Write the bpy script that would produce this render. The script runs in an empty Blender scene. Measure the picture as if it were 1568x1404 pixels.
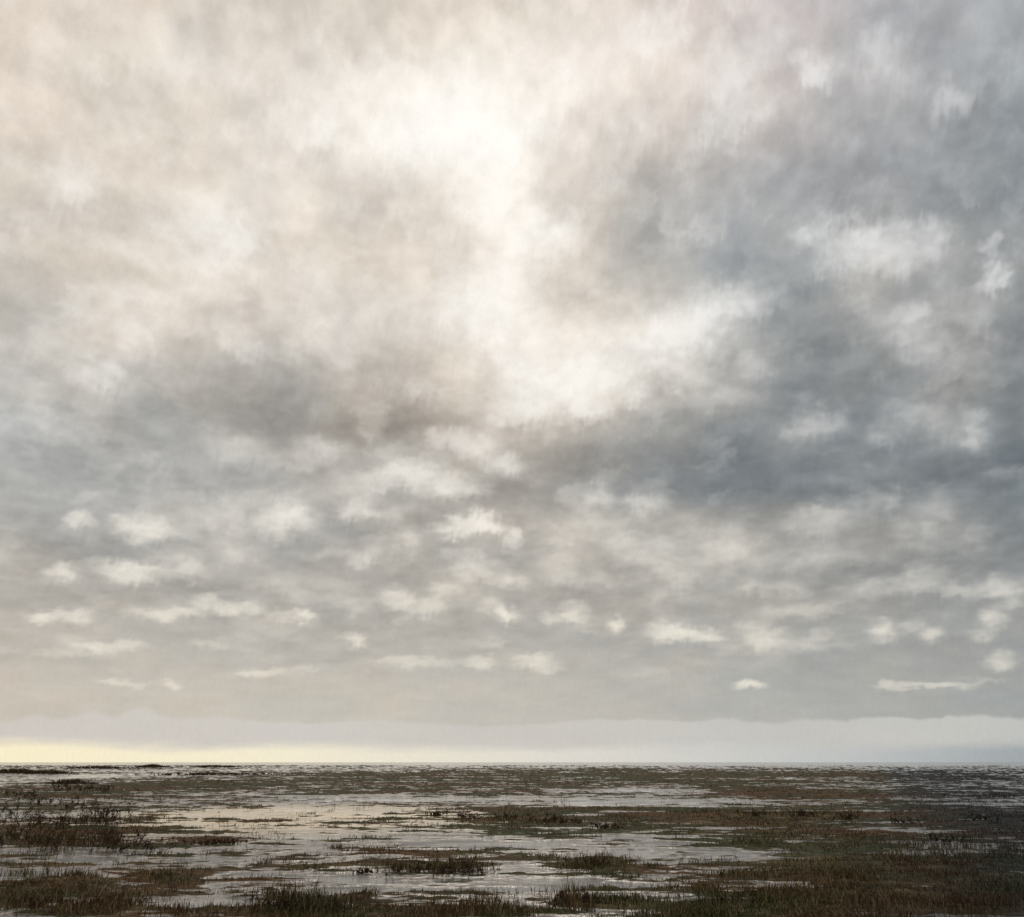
import bpy, math, numpy as np
from mathutils import Vector
rng = np.random.default_rng(7)
scene = bpy.context.scene
scene.view_settings.view_transform = 'Standard'
scene.view_settings.look = 'None'
scene.view_settings.exposure = 0

# ------------------------------------------------------------ camera
CAMZ = 1.8
TX, TY = 0.6, 0.6*917/1024
PITCH = math.atan(TY*(1167-702)/702)
cd = bpy.data.cameras.new("camera"); cam = bpy.data.objects.new("camera", cd)
scene.collection.objects.link(cam); scene.camera = cam
cd.sensor_width = 36; cd.lens = 30; cd.clip_start = 0.1; cd.clip_end = 60000
cam.location = (0, 0, CAMZ); cam.rotation_euler = (math.pi/2+PITCH, 0, 0)

def pdir(px, py):
    X = (px-784)/784*TX; Y = (702-py)/702*TY
    d = np.array([X, math.cos(PITCH)-Y*math.sin(PITCH), math.sin(PITCH)+Y*math.cos(PITCH)])
    return d/np.linalg.norm(d)
def azel(px, py):
    d = pdir(px, py); return math.atan2(d[0], d[1]), math.asin(d[2])
def gpt(px, py):
    d = pdir(px, py); t = CAMZ/max(-d[2], 1e-5); return d[0]*t, d[1]*t
def lin(c):
    c = np.clip(np.asarray(c, float)/255, 0, 1)
    return np.where(c <= 0.04045, c/12.92, ((c+0.055)/1.055)**2.4)

# ------------------------------------------------------------ numpy noise
def hsh(ix, iy, seed):
    n = (ix.astype(np.int64)*374761393 + iy.astype(np.int64)*668265263 + seed*974711) & 0x7fffffff
    n = ((n ^ (n >> 13))*1274126177) & 0x7fffffff
    return ((n ^ (n >> 16)) & 0xffff)/65535.
def vn(x, y, seed=0):
    ix = np.floor(x); iy = np.floor(y); fx = x-ix; fy = y-iy
    fx = fx**3*(fx*(fx*6-15)+10); fy = fy**3*(fy*(fy*6-15)+10)
    a = hsh(ix, iy, seed); b = hsh(ix+1, iy, seed); c = hsh(ix, iy+1, seed); d = hsh(ix+1, iy+1, seed)
    return (a*(1-fx)+b*fx)*(1-fy)+(c*(1-fx)+d*fx)*fy-.5
def fbm(x, y, f0, octs, gain=.55, seed=0, rot=.6):
    o = 0; a = 1; ca, sa = math.cos(rot), math.sin(rot)
    x = x*f0; y = y*f0
    for i in range(octs):
        o = o+a*vn(x+17.3*i, y-9.1*i, seed+i); x, y = 2.07*(x*ca-y*sa), 2.07*(x*sa+y*ca); a *= gain
    return o
def sstep(a, b, x):
    t = np.clip((x-a)/(b-a), 0, 1); return t*t*(3-2*t)

# ------------------------------------------------------------ node helpers
def setin(s, v):
    if isinstance(v, bpy.types.NodeSocket): s.id_data.links.new(v, s)
    else: s.default_value = v
def math_(nt, op, a, b=None, c=None, clamp=False):
    n = nt.nodes.new('ShaderNodeMath'); n.operation = op; n.use_clamp = clamp
    setin(n.inputs[0], a)
    if b is not None: setin(n.inputs[1], b)
    if c is not None: setin(n.inputs[2], c)
    return n.outputs[0]
def vmath(nt, op, a, b=None, c=None):
    n = nt.nodes.new('ShaderNodeVectorMath'); n.operation = op
    setin(n.inputs[0], a)
    if b is not None: setin(n.inputs[1], b)
    if c is not None: setin(n.inputs[2], c)
    return n.outputs['Value'] if op in ('LENGTH', 'DOT_PRODUCT') else n.outputs[0]
def maprange(nt, v, a, b, c=0., d=1., mode='SMOOTHSTEP'):
    n = nt.nodes.new('ShaderNodeMapRange'); n.interpolation_type = mode
    setin(n.inputs['Value'], v)
    for k, x in zip(('From Min', 'From Max', 'To Min', 'To Max'), (a, b, c, d)): setin(n.inputs[k], x)
    return n.outputs[0]
def mix(nt, f, a, b, bt='MIX'):
    n = nt.nodes.new('ShaderNodeMix'); n.data_type = 'RGBA'; n.blend_type = bt
    setin(n.inputs[0], f)
    for s, v in ((n.inputs[6], a), (n.inputs[7], b)):
        if not isinstance(v, bpy.types.NodeSocket) : v = tuple(v)+((1.,) if len(v) == 3 else ())
        setin(s, v)
    return n.outputs[2]
def noise(nt, vec, scale, detail=4., rough=.5, out='Fac', dist=0.):
    n = nt.nodes.new('ShaderNodeTexNoise'); setin(n.inputs['Vector'], vec)
    n.inputs['Scale'].default_value = scale; n.inputs['Detail'].default_value = detail
    n.inputs['Roughness'].default_value = rough; n.inputs['Distortion'].default_value = dist
    return n.outputs[out]
def sep(nt, v):
    n = nt.nodes.new('ShaderNodeSeparateXYZ'); setin(n.inputs[0], v); return n.outputs
def newmat(name):
    m = bpy.data.materials.new(name); m.use_nodes = True; t = m.node_tree
    return m, t, t.nodes['Principled BSDF']
def mkmesh(name, V, Fc, loops, mat, smooth=False):
    me = bpy.data.meshes.new(name); me.vertices.add(len(V)); me.vertices.foreach_set('co', np.ascontiguousarray(V, np.float32).ravel())
    Fc = np.ascontiguousarray(Fc, np.int32); n = len(Fc)
    me.loops.add(n*loops); me.loops.foreach_set('vertex_index', Fc.ravel())
    me.polygons.add(n); me.polygons.foreach_set('loop_start', np.arange(n, dtype=np.int32)*loops)
    if smooth: me.polygons.foreach_set('use_smooth', np.ones(n, bool))
    me.update(calc_edges=True); me.validate()
    ob = bpy.data.objects.new(name, me); scene.collection.objects.link(ob); me.materials.append(mat); return ob

# ------------------------------------------------------------ sky: Nishita world + a thin cloud deck dome
ROWS = [0,100,200,300,400,500,600,650,700,750,800,900,1000,1080,1150]
L = [
[220,215,211,207,206,205,206,210,212,208,200,192,181,173,163],
[217,213,213,214,215,218,223,225,221,213,204,196,182,170,160],
[207,206,208,214,221,231,241,240,213,200,190,180,165,156,150],
[203,208,212,217,214,211,214,233,200,181,174,166,154,148,144],
[192,202,209,213,209,206,208,225,204,180,166,161,167,160,153],
[184,193,201,201,199,202,211,228,218,203,184,153,153,155,143],
[179,181,176,174,170,172,188,208,210,185,166,143,145,150,141],
[176,175,170,164,157,152,168,190,170,151,140,136,142,145,134],
[176,173,167,168,161,168,178,172,147,138,132,131,134,134,125],
[174,171,168,171,169,170,172,153,147,141,133,130,131,132,124],
[169,169,167,168,167,165,168,164,158,158,154,149,143,138,135],
[169,168,167,167,166,165,168,169,166,164,160,154,149,147,145],
[182,180,179,177,175,174,174,172,170,168,164,160,156,153,150],
[187,186,186,185,184,183,182,180,177,174,170,167,164,162,158],
[190,188,188,188,186,186,184,182,180,178,175,174,172,168,160]]
W = [
[28,25,22,20,19,19,19,21,21,19,14,8,0,-4,-8],
[26,24,21,19,19,19,19,18,19,19,16,10,0,-4,-8],
[23,21,20,19,17,14,8,10,16,14,10,2,-4,-5,-7],
[20,22,23,22,20,19,18,16,16,8,0,-5,-6,-6,-8],
[15,20,23,23,20,19,19,18,18,4,-6,-6,6,0,-6],
[13,17,21,19,15,17,19,18,18,14,4,-4,2,2,-5],
[8,12,11,11,11,16,20,18,18,14,4,-5,-4,4,-5],
[3,6,6,8,10,15,18,20,16,4,-4,-6,-5,0,-6],
[4,5,5,7,9,12,16,16,10,-2,-6,-7,-7,-6,-9],
[6,5,5,7,9,11,14,14,8,0,-6,-7,-7,-8,-10],
[10,9,7,7,7,10,12,14,12,10,8,4,4,0,-4],
[16,13,11,10,10,12,14,14,14,12,10,8,4,2,0],
[19,17,15,14,14,14,12,12,10,10,6,4,2,0,-2],
[19,17,16,15,14,14,12,10,8,6,2,2,0,-2,-4],
[14,12,10,8,6,4,4,2,2,0,-2,-2,-4,-4,-8]]
L = np.array(L, float); W = np.array(W, float)
def bil(G, px, py):
    cx = np.clip(px/112., 0, 13.999); i = cx.astype(int); fx = cx-i
    cy = np.interp(py, ROWS, np.arange(len(ROWS))); j = np.clip(cy.astype(int), 0, len(ROWS)-2); fy = cy-j
    fx = fx*.4+.6*fx*fx*(3-2*fx); fy = fy*.4+.6*fy*fy*(3-2*fy)
    return (G[j, i]*(1-fx)+G[j, i+1]*fx)*(1-fy)+(G[j+1, i]*(1-fx)+G[j+1, i+1]*fx)*fy

def dense(a, b, step): return np.arange(a, b, step)
azs = np.radians(np.concatenate([dense(-44, 44, .075), np.linspace(44, 316, 90)[:-1]]))
els = np.radians(np.concatenate([[-3, -.5], dense(-.1, 4, .05), dense(4, 50, .09), np.linspace(50, 89.9, 24)]))
EL, AZ = np.meshgrid(els, azs, indexing='ij')
elp = np.maximum(EL, 0)
U = AZ*np.cos(elp*.6); Vv = np.log(elp+.16)*.62+elp*.25
azw = np.where(AZ > math.pi, AZ-2*math.pi, AZ)
amp = .005+.024*elp
wx = fbm(U, Vv, 12, 2, .5, 101)*amp*1.6; wy = fbm(U, Vv, 12, 2, .5, 131)*amp*1.4
def invv(az, el):
    dx = np.sin(az)*np.cos(el); dy = np.cos(az)*np.cos(el); dz = np.sin(el)
    fw = np.maximum(dy*math.cos(PITCH)+dz*math.sin(PITCH), .15); up = -dy*math.sin(PITCH)+dz*math.cos(PITCH)
    return 784+784*(dx/fw)/TX, 702-702*(up/fw)/TY
PX, PY = invv(azw+wx, np.clip(EL+wy, 0, 1.5))
PX = np.clip(PX, 0, 1568); PY = np.clip(PY, 0, 1150)
Lm = bil(L, PX, PY); Wm = bil(W, PX, PY)
lil = 4*np.clip(1-np.abs(PX-1200)/420, 0, 1)*np.clip(1-PY/420, 0, 1)
lean = U-EL*.18
brush = vn(lean*300, EL*50, 501)+.6*vn(lean*170+9, EL*34, 502)
n1 = fbm(U, Vv, 15, 2, .5, 3); n2 = fbm(U, Vv*1.15, 34, 3, .5, 23); n3 = fbm(U, Vv*1.1, 75, 2, .5, 43)
att = .25+.75*sstep(.03, .22, elp)
Lm = Lm+att*(n1*12+n2*17+n3*6)+brush*2.4*(.5+.5*att)
Wm = Wm+n1*6
H = [(690,160,120,66,.65),(740,230,60,85,.8),(700,200,60,40,.5),(770,320,46,50,.85),(830,365,46,33,.8),(720,470,60,44,.65),(870,125,44,40,.85),(620,130,60,40,.35),
(560,180,110,60,.4),(110,275,40,36,.75),(330,340,62,50,.75),(370,380,42,42,.45),(300,420,56,46,.35),(215,480,50,46,.5),(210,525,36,26,.45),(120,490,34,28,.4),(150,580,46,27,.7),(60,520,33,27,.3),(40,590,42,23,.3),(80,90,60,60,.15),(240,90,60,40,.25),(180,190,40,36,.25),(270,60,40,30,.2),(480,440,50,40,.25),(520,520,50,34,.25),(440,300,40,40,.2),(600,470,50,30,.25),
(1000,55,50,46,.6),(920,60,60,50,.2),(1120,120,38,42,.75),(1110,190,42,30,.5),(1180,60,34,34,.35),(1250,105,22,28,.8),(1340,70,44,38,.4),(1370,110,34,34,.35),(1460,150,42,28,.55),(1540,60,50,60,.25),(1180,170,24,22,.3),(960,180,46,36,.3),(1060,120,30,30,.25),
(1330,385,52,38,1.2),(1290,365,40,26,.65),(1240,360,26,18,.5),(1420,365,32,28,.85),(1385,400,28,28,.4),(1525,425,25,20,1.1),(1515,385,15,17,.6),(1405,520,36,38,.65),(1390,480,34,26,.4),(1330,480,34,34,.3),(1500,500,26,20,.35),(1450,440,24,34,.25),
(1120,465,46,26,1.),(1075,480,34,26,.6),(1040,510,55,30,1.15),(1010,540,36,26,.6),(960,540,52,36,.5),(910,575,52,32,.85),(850,590,70,38,1.2),(800,540,60,44,.5),(750,480,52,44,.5),(770,420,44,36,.55),(800,630,52,22,.75),
(1050,580,33,19,.6),(972,602,20,17,.9),(905,628,24,17,.8),(1100,610,34,17,.3),(1250,650,42,20,.55),(1410,640,42,30,.45),(1490,660,22,30,.65),(1360,660,26,20,.35),(1160,560,26,22,.35),
(620,725,52,20,1.),(560,745,32,17,.5),(690,745,40,17,1.),(770,712,24,15,.75),(700,675,42,19,.65),(740,690,26,17,.4),(545,780,26,17,1.),(590,790,26,10,.5),(490,690,34,17,.4),(435,795,32,22,1.4),(440,770,24,17,.5),
(230,810,38,17,1.4),(190,800,22,14,.55),(122,798,24,13,1.1),(340,795,36,22,.55),(360,770,26,17,.3),(280,770,34,17,.3),(360,690,50,22,.4),(240,720,36,17,.3),(160,560,38,19,.3),
(725,800,32,13,1.8),(750,806,17,9,1.2),(690,812,23,9,.9),(786,822,14,12,1.1),(625,828,20,10,.6),(690,845,17,9,.3),
(95,876,22,14,1.2),(200,876,38,14,1.4),(230,870,36,12,.5),(290,872,30,12,.55),(555,858,24,12,.65),(370,850,34,14,.4),(730,868,32,22,.7),(775,888,26,12,.65),(520,900,34,10,.25),(420,890,34,12,.25),
(1010,850,50,33,.55),(960,830,26,22,.4),(1040,890,34,17,.5),(900,800,42,33,.45),(860,840,34,26,.4),(920,760,22,17,.65),(985,775,30,15,.65),(870,755,22,14,.5),(1130,850,50,33,.5),(1080,830,34,34,.3),(1250,800,42,26,.6),(1240,860,50,22,.4),(870,880,42,19,.4),(930,890,26,12,.4),
(60,944,23,7,1.3),(110,946,27,7,1.2),(250,940,44,8,.9),(330,925,31,10,1.1),(370,932,26,10,.95),(290,938,18,7,.7),(440,942,34,7,.7),(467,941,12,8,1.5),(540,930,26,12,.3),(610,920,23,12,1.1),(660,925,21,12,.8),(680,905,23,12,.6),(640,935,18,7,.5),
(776,942,16,11,1.6),(750,925,18,12,.5),(865,944,29,9,1.),(880,930,19,10,.5),(944,955,13,11,1.3),(1030,966,31,12,1.9),(1080,972,27,10,1.4),(1170,980,31,13,.95),(1150,955,26,10,.45),(1190,935,30,10,.5),(1160,900,31,12,.55),(1215,900,23,12,.5),(1250,936,31,11,.7),(1240,990,26,7,.3),
(1330,770,34,22,.35),(1430,780,34,30,.45),(1370,770,18,20,.4),(1400,820,34,26,.4),(1480,830,34,17,.3),(1400,890,34,15,.6),(1520,902,38,14,1.1),(1460,905,26,10,.5),(1330,900,26,12,.5),(1352,965,19,13,1.4),(1428,972,18,11,1.1),(1400,960,18,7,.5),(1520,945,19,13,1.3),(1500,970,18,9,.6),(1535,1012,21,11,1.1),(1550,925,18,9,.5),
(150,990,38,8,1.),(95,1000,32,6,.45),(200,985,23,6,.5),(545,980,16,9,.9),(400,1030,30,6,1.),(470,1025,26,6,.4),(600,1012,36,6,.5),(660,1012,36,7,.5),(735,1012,23,9,.9),(815,1010,30,10,1.),(840,1022,18,6,.5),(190,1044,30,5,.8),(260,1046,12,5,.7),
(1150,1050,20,5,1.6),(1370,1050,32,5,.9),(1440,1050,46,5,.9),(1510,1042,26,5,.4),(1250,975,36,7,.4),(1000,1030,46,7,.2),(320,985,36,7,.3),(760,985,26,6,.3)]
D = [(640,640,60,36,18),(590,625,50,26,9),(390,600,70,40,10),(330,625,60,24,7),(180,690,50,30,9),(190,650,50,30,5),(1000,270,70,36,10),(1290,240,80,40,6),(1350,290,90,40,6),(1120,390,60,36,8),(960,395,50,50,12),(1000,360,50,30,6),
(1220,520,60,60,12),(1290,480,40,60,8),(1500,560,60,50,8),(1090,700,90,30,10),(860,705,60,22,12),(800,740,60,16,8),(1460,730,80,36,8),(1200,765,100,26,8),(560,290,70,50,8),(600,380,60,50,4),(700,400,40,50,8),(640,560,60,30,5),(460,560,60,36,6),
(440,650,80,26,6),(530,655,50,30,6),(1060,215,50,26,8),(1200,190,40,50,8),(900,460,50,24,16),(1290,590,80,30,6),(150,150,60,40,5),(820,250,36,60,12),(470,840,60,20,8),(310,830,60,14,8),(130,840,60,14,10),(600,870,60,14,8),(900,915,60,12,8),(640,795,40,10,14),(700,770,60,10,12),(300,900,80,10,9),(40,390,50,40,6),(240,620,60,26,6),(1040,930,50,10,7),(1300,935,50,10,7),(150,915,70,10,8),(520,965,60,8,4),(700,960,50,8,5),(1440,860,60,14,7)]
fam = .0026+.014*elp
fx = fbm(U, Vv, 50, 3, .6, 61)*fam*1.7; fy = fbm(U, Vv, 50, 3, .6, 71)*fam*1.5+brush*(.0012+.010*elp)
AB = azw+fx; EB = EL+fy
acc = np.zeros_like(EL); dk = np.zeros_like(EL)
nfr = int(np.sum(azs < math.radians(44.01)))
def splat(arr, px, py, rx, ry, a, k, pw):
    a0, e0 = azel(px, py); a1, _ = azel(px+rx, py); _, e1 = azel(px, py-ry)
    sa, se = k*abs(a1-a0), k*abs(e1-e0)
    c0, c1 = np.searchsorted(azs[:nfr], [a0-2.6*sa-.03, a0+2.6*sa+.03]); r0, r1 = np.searchsorted(els, [e0-2.6*se-.03, e0+2.6*se+.03])
    sl = (slice(r0, r1), slice(c0, c1))
    d = ((AB[sl]-a0)/sa)**2+((EB[sl]-e0)/se)**2
    arr[sl] += a*np.exp(-1.0*d**pw)
for h in H: splat(acc, *h, 1.03, 1.2)
for h in D: splat(dk, *h, 1.1, 1.)
dk *= 1.15
acc *= .8+np.clip(fbm(U, Vv, 60, 2, .6, 81)+.25, 0, .5)
dn = fbm(AB*np.cos(elp*.6), Vv*1.25+fy, 24, 3, .5, 401)
dap = np.clip(dn+.02, 0, 1)**1.6*.65*sstep(.04, .16, elp)
acc = 1-np.exp(-(acc+dap)*.95)
Lm = Lm-dk-3*(1-acc)*att
R_ = Lm+Wm/2+lil*.4+.3; G_ = Lm+.9-lil*.6; B_ = Lm-Wm/2+lil*.8-1.8
rgb = np.stack([R_, G_, B_], -1)
tl = sstep(.08, .5, elp)[..., None]; hi = np.array([245, 236, 219.])*(1-tl)+np.array([255, 252, 246.])*tl
cool = sstep(.1, .6, azw)[..., None]; hi = hi*(1-cool)+(hi*.95+np.array([-4, -1, 3.]))*cool
rgb = rgb*(1-.88*acc[..., None])+hi*.88*acc[..., None]
# low cloud bank
bank = 1109+0*azw
pxx = 784+784*np.tan(azw.clip(-1.2, 1.2))/TX*math.cos(PITCH)
for cx, w_, h_ in [(122,15,8),(205,22,10),(268,24,13),(370,40,7),(300,60,4),(560,60,4),(925,60,7),(870,30,4),(1090,50,4),(1300,70,6),(1440,34,6),(1200,30,4)]:
    bank = bank-h_*np.exp(-(np.abs(pxx-cx)/w_)**2.2)
bank = bank+fbm(pxx, 0*pxx, .015, 5, .62, 201)*6
tp = PITCH+np.arctan((702-bank)/702*TY)
soft = .0024+.0022*vn(pxx*.006, 0*pxx, 5)
bk = sstep(-1, 1, (tp-EL)/soft)*(.66+.35*vn(pxx*.006, 0*pxx, 9))
t_ = np.clip(pxx/1568, 0, 1)[..., None]
bc = (np.array([205, 199, 196.])*(1-t_)+np.array([194, 195, 192.])*t_)
rgb = rgb*(1-bk[..., None])+bc*bk[..., None]
st = sstep(.024, .008, EL+.006*fbm(pxx, EL*9000, .006, 4, .6, 301))
sc = np.stack([np.interp(pxx, [0,470,860,1250,1568], v) for v in ([248,237,214,182,142],[236,230,211,187,152],[200,206,204,188,159])], -1)
rgb = rgb*(1-st[..., None])+sc*st[..., None]
bkf = sstep(.75, 1.3, np.abs(azw))[..., None]
rgb = rgb*(1-bkf)+(np.array([180, 176, 169.])+(n1*26+n2*12)[..., None])*bkf
col = lin(rgb)
RAD = 20000.
V = np.stack([RAD*np.sin(AZ)*np.cos(EL), RAD*np.cos(AZ)*np.cos(EL), RAD*np.sin(EL)+CAMZ], -1).reshape(-1, 3)
nr, na = EL.shape
i, j = np.meshgrid(np.arange(nr-1), np.arange(na), indexing='ij'); j2 = (j+1) % na
Q = np.stack([i*na+j, (i+1)*na+j, (i+1)*na+j2, i*na+j2], -1).reshape(-1, 4)
km = bpy.data.materials.new("cloud_deck"); km.use_nodes = True; t = km.node_tree; t.nodes.clear()
at = t.nodes.new('ShaderNodeAttribute'); at.attribute_name = 'cloud'
geo = t.nodes.new('ShaderNodeNewGeometry')
gv = vmath(t, 'MULTIPLY', geo.outputs['Position'], (420/RAD, 420/RAD, 170/RAD))
fg = noise(t, gv, 1., 2., .6)
g = vmath(t, 'SCALE', at.outputs['Color']); t.links.new(maprange(t, fg, .2, .8, .965, 1.035, 'LINEAR'), g.node.inputs['Scale'])
TR = .1
em = t.nodes.new('ShaderNodeEmission'); em.inputs[1].default_value = .98/(1-TR); t.links.new(g, em.inputs[0])
tr = t.nodes.new('ShaderNodeBsdfTransparent'); ms = t.nodes.new('ShaderNodeMixShader'); ms.inputs[0].default_value = TR
t.links.new(em.outputs[0], ms.inputs[1]); t.links.new(tr.outputs[0], ms.inputs[2])
o = t.nodes.new('ShaderNodeOutputMaterial'); t.links.new(ms.outputs[0], o.inputs[0])
km.cycles.emission_sampling = 'NONE'
skyo = mkmesh("sky", V, Q, 4, km, True)
ca = skyo.data.attributes.new('cloud', 'FLOAT_COLOR', 'POINT')
ca.data.foreach_set('color', np.concatenate([col, np.ones(col.shape[:2]+(1,))], -1).astype(np.float32).ravel())

world = bpy.data.worlds.new("World"); scene.world = world; world.use_nodes = True
nt = world.node_tree; nt.nodes.clear(); N = nt.nodes; LK = nt.links
sky = N.new('ShaderNodeTexSky'); sky.sky_type = 'NISHITA'; sky.sun_disc = False
saz, sel = azel(735, 225)
sky.sun_elevation = sel; sky.sun_rotation = saz; sky.air_density = 1.0; sky.dust_density = 1.0
b1 = N.new('ShaderNodeBackground'); b1.inputs[1].default_value = .05; LK.new(sky.outputs[0], b1.inputs[0])
wo = N.new('ShaderNodeOutputWorld'); LK.new(b1.outputs[0], wo.inputs[0])
sd = bpy.data.lights.new("sun", 'SUN'); so = bpy.data.objects.new("sun", sd); scene.collection.objects.link(so)
sd.energy = 5.0; sd.angle = math.radians(12); sd.color = (1, .90, .78)
dv = Vector(pdir(735, 225)); so.rotation_euler = (-dv).to_track_quat('-Z', 'Y').to_euler()

# ------------------------------------------------------------ terrain field
B = [(110,1270,120,34,1.3),(60,1215,160,14,.9),(180,1205,260,7,.7),(60,1370,240,30,1.0),(330,1400,180,14,.7),(328,1287,38,6,1.1),(260,1290,60,6,.5),
(800,1250,170,13,1.2),(930,1268,90,8,.8),(640,1328,120,10,1.0),(900,1322,80,8,.9),(740,1322,40,7,.5),(480,1392,80,16,1.1),(690,1398,120,10,1.0),(890,1385,60,9,.9),
(1060,1396,130,12,1.0),(1280,1255,260,22,1.2),(1420,1330,230,60,1.0),(1520,1250,160,60,.8),(1250,1215,420,9,.7),(700,1190,520,9,1.0),(1200,1185,500,9,1.0),(520,1213,160,5,.7),
(1150,1262,110,8,.5),(200,1172,260,3,.6),(1420,1395,200,30,.9),(1240,1300,120,6,.4),
(120,1190,160,5,-.9),(450,1248,230,11,-.6),(470,1275,180,9,-.35),(300,1315,220,9,-.4),(700,1292,300,7,-.55),(620,1224,360,4,-.9),(1000,1211,90,4,-1.4),(940,1231,80,4,-1.1),
(1090,1305,160,9,-1.1),(480,1345,170,9,-.4),(860,1350,220,9,-.65),(1150,1350,170,10,-.65),(620,1365,110,7,-.6),(1000,1285,140,6,-.5),(1400,1308,22,5,-.9),(1350,1172,300,2.2,-.6)]
BW = []
for px, py, rx, ry, a in B:
    x0, y0 = gpt(px, py); x1, _ = gpt(px+rx, py); ya = gpt(px, max(py-ry, 1168.8))[1]; yb = gpt(px, py+ry)[1]
    BW.append((a, x0, y0, abs(x1-x0), ya, yb))
def field(x, y):
    F = .27+0*x
    for a, x0, y0, sx, ya, yb in BW:
        dy = np.where(y > y0, (y-y0)/max(ya-y0, .1), (y-y0)/max(y0-yb, .1))
        F = F+a*.75*np.exp(-(((x-x0)/sx)**2+dy**2)*.8)
    F = F+.6*fbm(x*.5, y, .07, 3, .7, 3)+.9*fbm(x*.38, y, .5, 3, .7, 11, .3)+1.45*fbm(x*.38, y, 1.9, 4, .74, 15, .15)
    return F
def height(x, y, F=None):
    if F is None: F = field(x, y)
    h = np.clip(F-.10, -.7, 1.5)*.038
    return h+np.where(F > .5, .03*fbm(x, y, 2.3, 3, .6, 31)*np.clip((F-.5)*3, 0, 1), 0)
sx, sy = gpt(440, 1250)
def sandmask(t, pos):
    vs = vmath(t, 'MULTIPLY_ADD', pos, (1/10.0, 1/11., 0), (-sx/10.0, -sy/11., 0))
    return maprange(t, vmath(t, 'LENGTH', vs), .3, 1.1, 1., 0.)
def cloud_shade(t, s, top):  # mask for a cloud shadow on the right, painted into base colours
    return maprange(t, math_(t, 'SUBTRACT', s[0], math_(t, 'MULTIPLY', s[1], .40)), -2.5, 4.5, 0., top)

gm, t, bs = newmat("marsh_ground")
geo = t.nodes.new('ShaderNodeNewGeometry'); pos = geo.outputs['Position']; sp = sep(t, pos)
at = t.nodes.new('ShaderNodeAttribute'); at.attribute_name = 'wet'; Fv = at.outputs['Fac']
hp = vmath(t, 'MULTIPLY', pos, (.5, 1., 1.))
v1 = noise(t, hp, .35, 4., .6); v2 = noise(t, hp, 3.5, 4., .68); v3 = noise(t, hp, .07, 4., .6)
v4 = noise(t, vmath(t, 'MULTIPLY', pos, (.4, 1., 1.)), 1.1, 3., .6)
veg = mix(t, maprange(t, v1, .42, .58), (.040, .042, .016), (.095, .045, .020))
veg = mix(t, maprange(t, v3, .46, .56, 0, .8), veg, (.040, .052, .020))
veg = mix(t, maprange(t, v4, .52, .70, 0, .75), veg, (.17, .125, .062))
veg = mix(t, maprange(t, v2, .56, .75, 0, .8), veg, (.32, .26, .18))
veg = mix(t, maprange(t, v2, .46, .32, 0, .85), veg, (.012, .012, .010))
mud = mix(t, maprange(t, v2, .35, .65), (.060, .053, .050), (.40, .35, .31))
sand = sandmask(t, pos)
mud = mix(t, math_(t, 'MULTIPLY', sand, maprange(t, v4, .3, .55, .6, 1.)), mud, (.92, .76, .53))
edge = math_(t, 'ADD', Fv, math_(t, 'MULTIPLY', math_(t, 'SUBTRACT', v2, .5), .9))
vm = maprange(t, math_(t, 'SUBTRACT', edge, math_(t, 'MULTIPLY', sand, .15)), .48, .62)
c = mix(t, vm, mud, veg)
c = mix(t, cloud_shade(t, sp, .82), c, (.012, .018, .026))  # ground colour darkened blue-black as painted cloud shadow
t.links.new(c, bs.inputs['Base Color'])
t.links.new(maprange(t, vm, 0, 1, .28, .85, 'LINEAR'), bs.inputs['Roughness'])
wetv = maprange(t, v4, .34, .56, .15, .75)
t.links.new(mix(t, vm, wetv, (.1, .1, .1)), bs.inputs['Specular IOR Level'])
bp = t.nodes.new('ShaderNodeBump'); bp.inputs['Strength'].default_value = .6; bp.inputs['Distance'].default_value = .05
t.links.new(noise(t, pos, 7., 4., .65), bp.inputs['Height']); t.links.new(bp.outputs[0], bs.inputs['Normal'])

a_f = np.linspace(-42, 42, 950); a_b = np.linspace(42, 318, 90)[1:-1]
ang = np.radians(np.concatenate([a_f, a_b]))
pyv = np.linspace(1500, 1168.6, 640)
rr = np.array([gpt(784, p)[1] for p in pyv]); rr = rr[rr < 900]
rad = np.concatenate([np.linspace(.3, rr[0], 14)[:-1], rr, [1100, 1500, 2200, 3500, 6000, 12000, 19950]])
R, A = np.meshgrid(rad, ang, indexing='ij'); X = R*np.sin(A); Y = R*np.cos(A)
Fg = field(X, Y); Z = height(X, Y, Fg)
far = np.clip((R-550)/450, 0, 1); Z = Z*(1-far)-.2*far
V = np.stack([X, Y, Z], -1).reshape(-1, 3); nr, na = R.shape
i, j = np.meshgrid(np.arange(nr-1), np.arange(na), indexing='ij'); j2 = (j+1) % na
Q = np.stack([i*na+j, (i+1)*na+j, (i+1)*na+j2, i*na+j2], -1).reshape(-1, 4)
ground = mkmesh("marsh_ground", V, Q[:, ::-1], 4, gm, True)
attr = ground.data.attributes.new('wet', 'FLOAT', 'POINT'); attr.data.foreach_set('value', Fg.ravel().astype(np.float32))

# water
wm, t, bs = newmat("marsh_water")
geo = t.nodes.new('ShaderNodeNewGeometry'); pos = geo.outputs['Position']
wn_ = noise(t, vmath(t, 'MULTIPLY', pos, (.35, 1., 1.)), .8, 5., .65)
wc = mix(t, maprange(t, wn_, .4, .65), (.05, .047, .043), (.17, .155, .135))
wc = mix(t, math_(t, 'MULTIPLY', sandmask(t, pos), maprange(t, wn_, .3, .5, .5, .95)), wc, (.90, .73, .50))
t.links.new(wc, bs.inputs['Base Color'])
t.links.new(maprange(t, wn_, .35, .56, .32, .03), bs.inputs['Roughness'])
t.links.new(maprange(t, wn_, .36, .50, .2, 1.), bs.inputs['Specular IOR Level'])
bs.inputs['IOR'].default_value = 1.45
bp = t.nodes.new('ShaderNodeBump'); bp.inputs['Strength'].default_value = .35; bp.inputs['Distance'].default_value = .03
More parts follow.
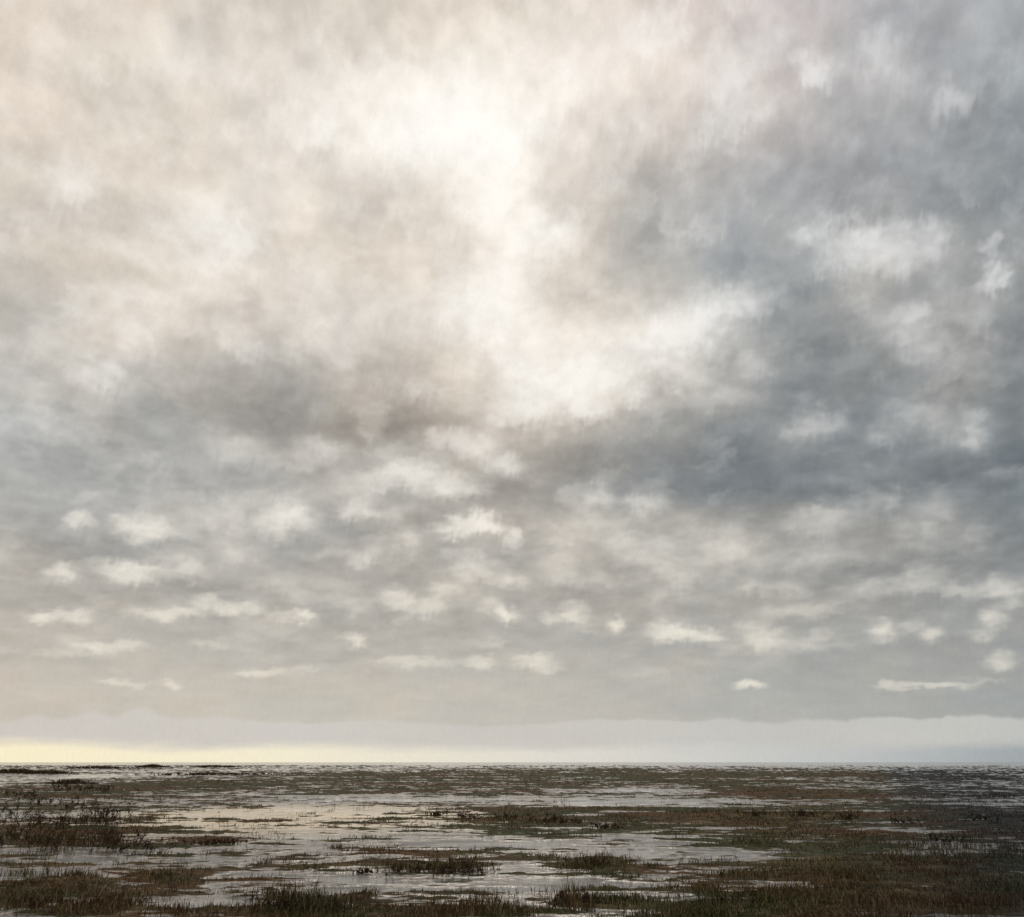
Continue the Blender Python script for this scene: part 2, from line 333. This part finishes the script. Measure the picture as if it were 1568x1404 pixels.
wv = vmath(t, 'MULTIPLY', pos, (1., 2.2, 1.))
t.links.new(noise(t, wv, 3.5, 3., .6), bp.inputs['Height']); t.links.new(bp.outputs[0], bs.inputs['Normal'])
aw = np.radians(np.linspace(0, 360, 97)[:-1]); rw = np.array([.2, 20, 200, 1000, 4000, 19900])
R, A = np.meshgrid(rw, aw, indexing='ij'); V = np.stack([R*np.sin(A), R*np.cos(A), 0*R], -1).reshape(-1, 3)
i, j = np.meshgrid(np.arange(5), np.arange(96), indexing='ij'); j2 = (j+1) % 96
Q = np.stack([i*96+j, (i+1)*96+j, (i+1)*96+j2, i*96+j2], -1).reshape(-1, 4)
mkmesh("water", V, Q[:, ::-1], 4, wm)

# ------------------------------------------------------------ vegetation
def vegmat(name, cols, scale):
    m, t, bs = newmat(name)
    geo = t.nodes.new('ShaderNodeNewGeometry'); p = geo.outputs['Position']; s_ = sep(t, p)
    c = mix(t, maprange(t, noise(t, p, scale, 2., .6), .42, .58), cols[0], cols[1])
    c = mix(t, maprange(t, geo.outputs['Random Per Island'], .55, 1., 0, .9), c, cols[2])
    c = mix(t, cloud_shade(t, s_, .75), c, (.018, .026, .030))  # same cloud shadow painted into the plant colour
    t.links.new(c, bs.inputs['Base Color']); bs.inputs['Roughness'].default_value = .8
    bs.inputs['Specular IOR Level'].default_value = .12
    return m
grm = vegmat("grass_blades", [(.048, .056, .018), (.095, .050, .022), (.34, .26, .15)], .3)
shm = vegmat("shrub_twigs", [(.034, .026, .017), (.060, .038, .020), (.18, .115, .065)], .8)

def blades(x, y, z, h, w, lean, per, spr=.8):
    n = len(x)*per
    X = np.repeat(x, per); Y = np.repeat(y, per); Z = np.repeat(z, per); H_ = np.repeat(h, per)*rng.uniform(.35, 1.1, n); W_ = np.repeat(w, per)
    sp_ = np.repeat(h, per)*spr
    X = X+rng.normal(0, 1, n)*sp_; Y = Y+rng.normal(0, 1, n)*sp_
    fa = rng.uniform(0, math.pi, n)*.5-math.pi/4
    dx = np.cos(fa)*W_; dy = np.sin(fa)*W_
    lx = rng.normal(0, lean, n)*H_; ly = rng.normal(0, lean, n)*H_
    V = np.empty((n, 5, 3))
    V[:, 0] = np.stack([X-dx, Y-dy, Z-.03], -1); V[:, 1] = np.stack([X+dx, Y+dy, Z-.03], -1)
    V[:, 2] = np.stack([X+lx*.35+dx*.8, Y+ly*.35+dy*.8, Z+H_*.6], -1); V[:, 3] = np.stack([X+lx*.35-dx*.8, Y+ly*.35-dy*.8, Z+H_*.6], -1)
    V[:, 4] = np.stack([X+lx, Y+ly, Z+H_], -1)
    b = np.arange(n)[:, None]*5
    T = np.concatenate([b+[0, 1, 2], b+[0, 2, 3], b+[3, 2, 4]], 0)
    return V.reshape(-1, 3), T
n = 110000
az_ = rng.uniform(-.66, .66, n); pyy = 1172+rng.uniform(0, 1, n)**1.0*290
rt = np.array([gpt(784, p)[1] for p in pyy]); x = rt*np.tan(az_*.95); y = rt
F_ = field(x, y); dens = fbm(x, y, .8, 3, .6, 77)
k = (F_+dens*1.5 > .68) & (rng.uniform(0, 1, n) < np.clip((F_-.25)*.55, .05, .65)) & (rt < 250)
x, y, rt, F_ = x[k], y[k], rt[k], F_[k]
hh = (.020+.07*np.clip(fbm(x, y, 1.1, 2, .5, 91)*2.5, 0, 1)+.07*rng.random(len(x))**3)*(1+rt/200)
V, T = blades(x, y, height(x, y), hh, .002+rt*.0002, .6, 4, 1.1)
mkmesh("marsh_grass", V, T, 3, grm)
print("tufts", len(x))

tuf = [(480,1402,56,20,.36),(440,1394,30,16,.36),(700,1335,44,8,.24),(640,1335,60,6,.16),(690,1402,60,12,.2),(890,1392,44,10,.26),(870,1375,20,7,.26),(1095,1388,18,6,.28),(1050,1400,90,12,.18),(760,1400,60,10,.16),
(180,1385,60,16,.24),(60,1390,70,18,.2),(280,1400,50,12,.18),(900,1330,60,6,.18),(790,1258,110,7,.22),(1220,1250,160,10,.22),(1440,1300,120,26,.2),(1300,1350,60,16,.16),(1500,1390,70,24,.2),(740,1385,30,9,.22),(1530,1220,40,5,.24),(100,1290,90,16,.26),
(120,1345,50,8,.2),(30,1340,40,8,.2),(250,1345,30,5,.16),(400,1322,24,4,.14),(520,1300,22,4,.14),(420,1372,24,5,.18),(1000,1330,24,4,.14),(560,1372,20,5,.16),(1180,1385,40,8,.18),(210,1225,60,5,.26)]
xs, ys, hs, ws = [], [], [], []
for px, py, rx, ry, h in tuf:
    m = int(14+rx*ry/16)
    for _ in range(m):
        a, b = gpt(px+rng.normal(0, .5)*rx, min(1430, py+rng.normal(0, .4)*ry)); xs.append(a); ys.append(b); hs.append(h*rng.uniform(.3, 1.15)); ws.append(.0022+b*.00016)
xs, ys, hs, ws = map(np.array, (xs, ys, hs, ws))
V, T = blades(xs, ys, height(xs, ys), hs*.9, ws, .35, 6, .5); mkmesh("tall_grass_tufts", V, T, 3, grm)

def shrub(px, py, hgt, spread=1.0, leaves=2):
    cx, cy = gpt(px, py); cz = float(height(np.array([cx]), np.array([cy]))[0]); pxm = cy*.0009
    V = []; T = []
    def seg(p, q, r0, r1):
        d = q-p; d = d/(np.linalg.norm(d)+1e-9); u = np.cross(d, [0.3, .9, .2]); u /= np.linalg.norm(u); v = np.cross(d, u); b = len(V)
        for P_, r_ in ((p, r0), (q, r1)):
            for a in (0, 2.094, 4.189): V.append(P_+r_*(math.cos(a)*u+math.sin(a)*v))
        for k in range(3):
            k2 = (k+1) % 3; T.append((b+k, b+k2, b+3+k2)); T.append((b+k, b+3+k2, b+3+k))
    def leaf(p, s_):
        b = len(V); a = rng.normal(0, 1, (3, 3))*s_
        for q in a: V.append(p+q)
        T.append((b, b+1, b+2))
    def grow(p, d, l, r, lv):
        q = p+d*l; seg(p, q, r, r*.6)
        if lv <= 1:
            for _ in range(leaves): leaf(p+(q-p)*rng.uniform(.2, 1.1), .006+pxm*.26)
        if lv == 0: return
        for _ in range(rng.integers(2, 4)):
            nd = d+rng.normal(0, .34, 3)+np.array([0, 0, .12]); nd /= np.linalg.norm(nd)
            grow(p+(q-p)*rng.uniform(.3, 1.), nd, l*rng.uniform(.5, .8), max(r*.6, pxm*.14), lv-1)
    for _ in range(rng.integers(16, 22)):
        d = np.array([rng.normal(0, .4)*spread, rng.normal(0, .4)*spread, .8]); d /= np.linalg.norm(d)
        grow(np.array([rng.normal(0, .45)*spread*hgt*1.5, rng.normal(0, .3)*hgt*1.6, -.03]), d, hgt*.46*rng.uniform(.4, 1.15), .005+pxm*.15, 3)
    ob = mkmesh("shrub", np.array(V), np.array(T), 3, shm); ob.location = (cx, cy, cz)
for a in [(15,1290,.5),(50,1296,.52),(85,1298,.6),(115,1300,.6),(145,1300,.65),(175,1292,.6),(200,1302,.3),(60,1275,.6),(100,1270,.65),(140,1268,.7),(30,1262,.6),(175,1262,.5),(165,1245,.5),(120,1240,.65),(75,1235,.6),(150,1215,.7),(110,1212,.8),(10,1250,.6),(40,1225,.6),
          (328,1294,.28),(347,1293,.2),(308,1294,.2),(665,1250,.24),(720,1256,.32),(780,1256,.3),(835,1260,.36),(870,1262,.32),(930,1270,.24),(695,1338,.34),(718,1340,.28),(665,1338,.22),(620,1338,.2),(560,1336,.14),
          (910,1330,.2),(885,1390,.24),(470,1404,.34),(505,1405,.28),(440,1402,.32),(170,1385,.24),(60,1392,.22),(1230,1252,.34),(1290,1256,.32),(1160,1252,.28),(1450,1290,.32),(1500,1260,.34),(1380,1262,.3),(1095,1390,.24)]:
    shrub(*a, spread=1.2)

def thick(pr, pw, m, yy, hg):
    a = rng.normal(pr, pw, m); b = rng.uniform(yy-1, yy+1.2, m)
    g_ = np.array([gpt(p, q) for p, q in zip(a, b)])
    return g_[:, 0], g_[:, 1], hg*np.exp(-((a-pr)/(pw*1.2))**2)+.12
parts = [thick(*p) for p in [(20,30,260,1183,.7),(70,24,160,1184,.5),(232,14,160,1174,1.0),(150,40,160,1176,.5),(330,26,120,1174,.6),(110,20,90,1200,.35),(330,60,120,1186,.25)]]
x = np.concatenate([p[0] for p in parts]); y = np.concatenate([p[1] for p in parts]); h = np.concatenate([p[2] for p in parts])
V, T = blades(x, y, x*0+.02, h, y*.0004, .5, 5, .6)
mkmesh("distant_thicket", V, T, 3, shm)
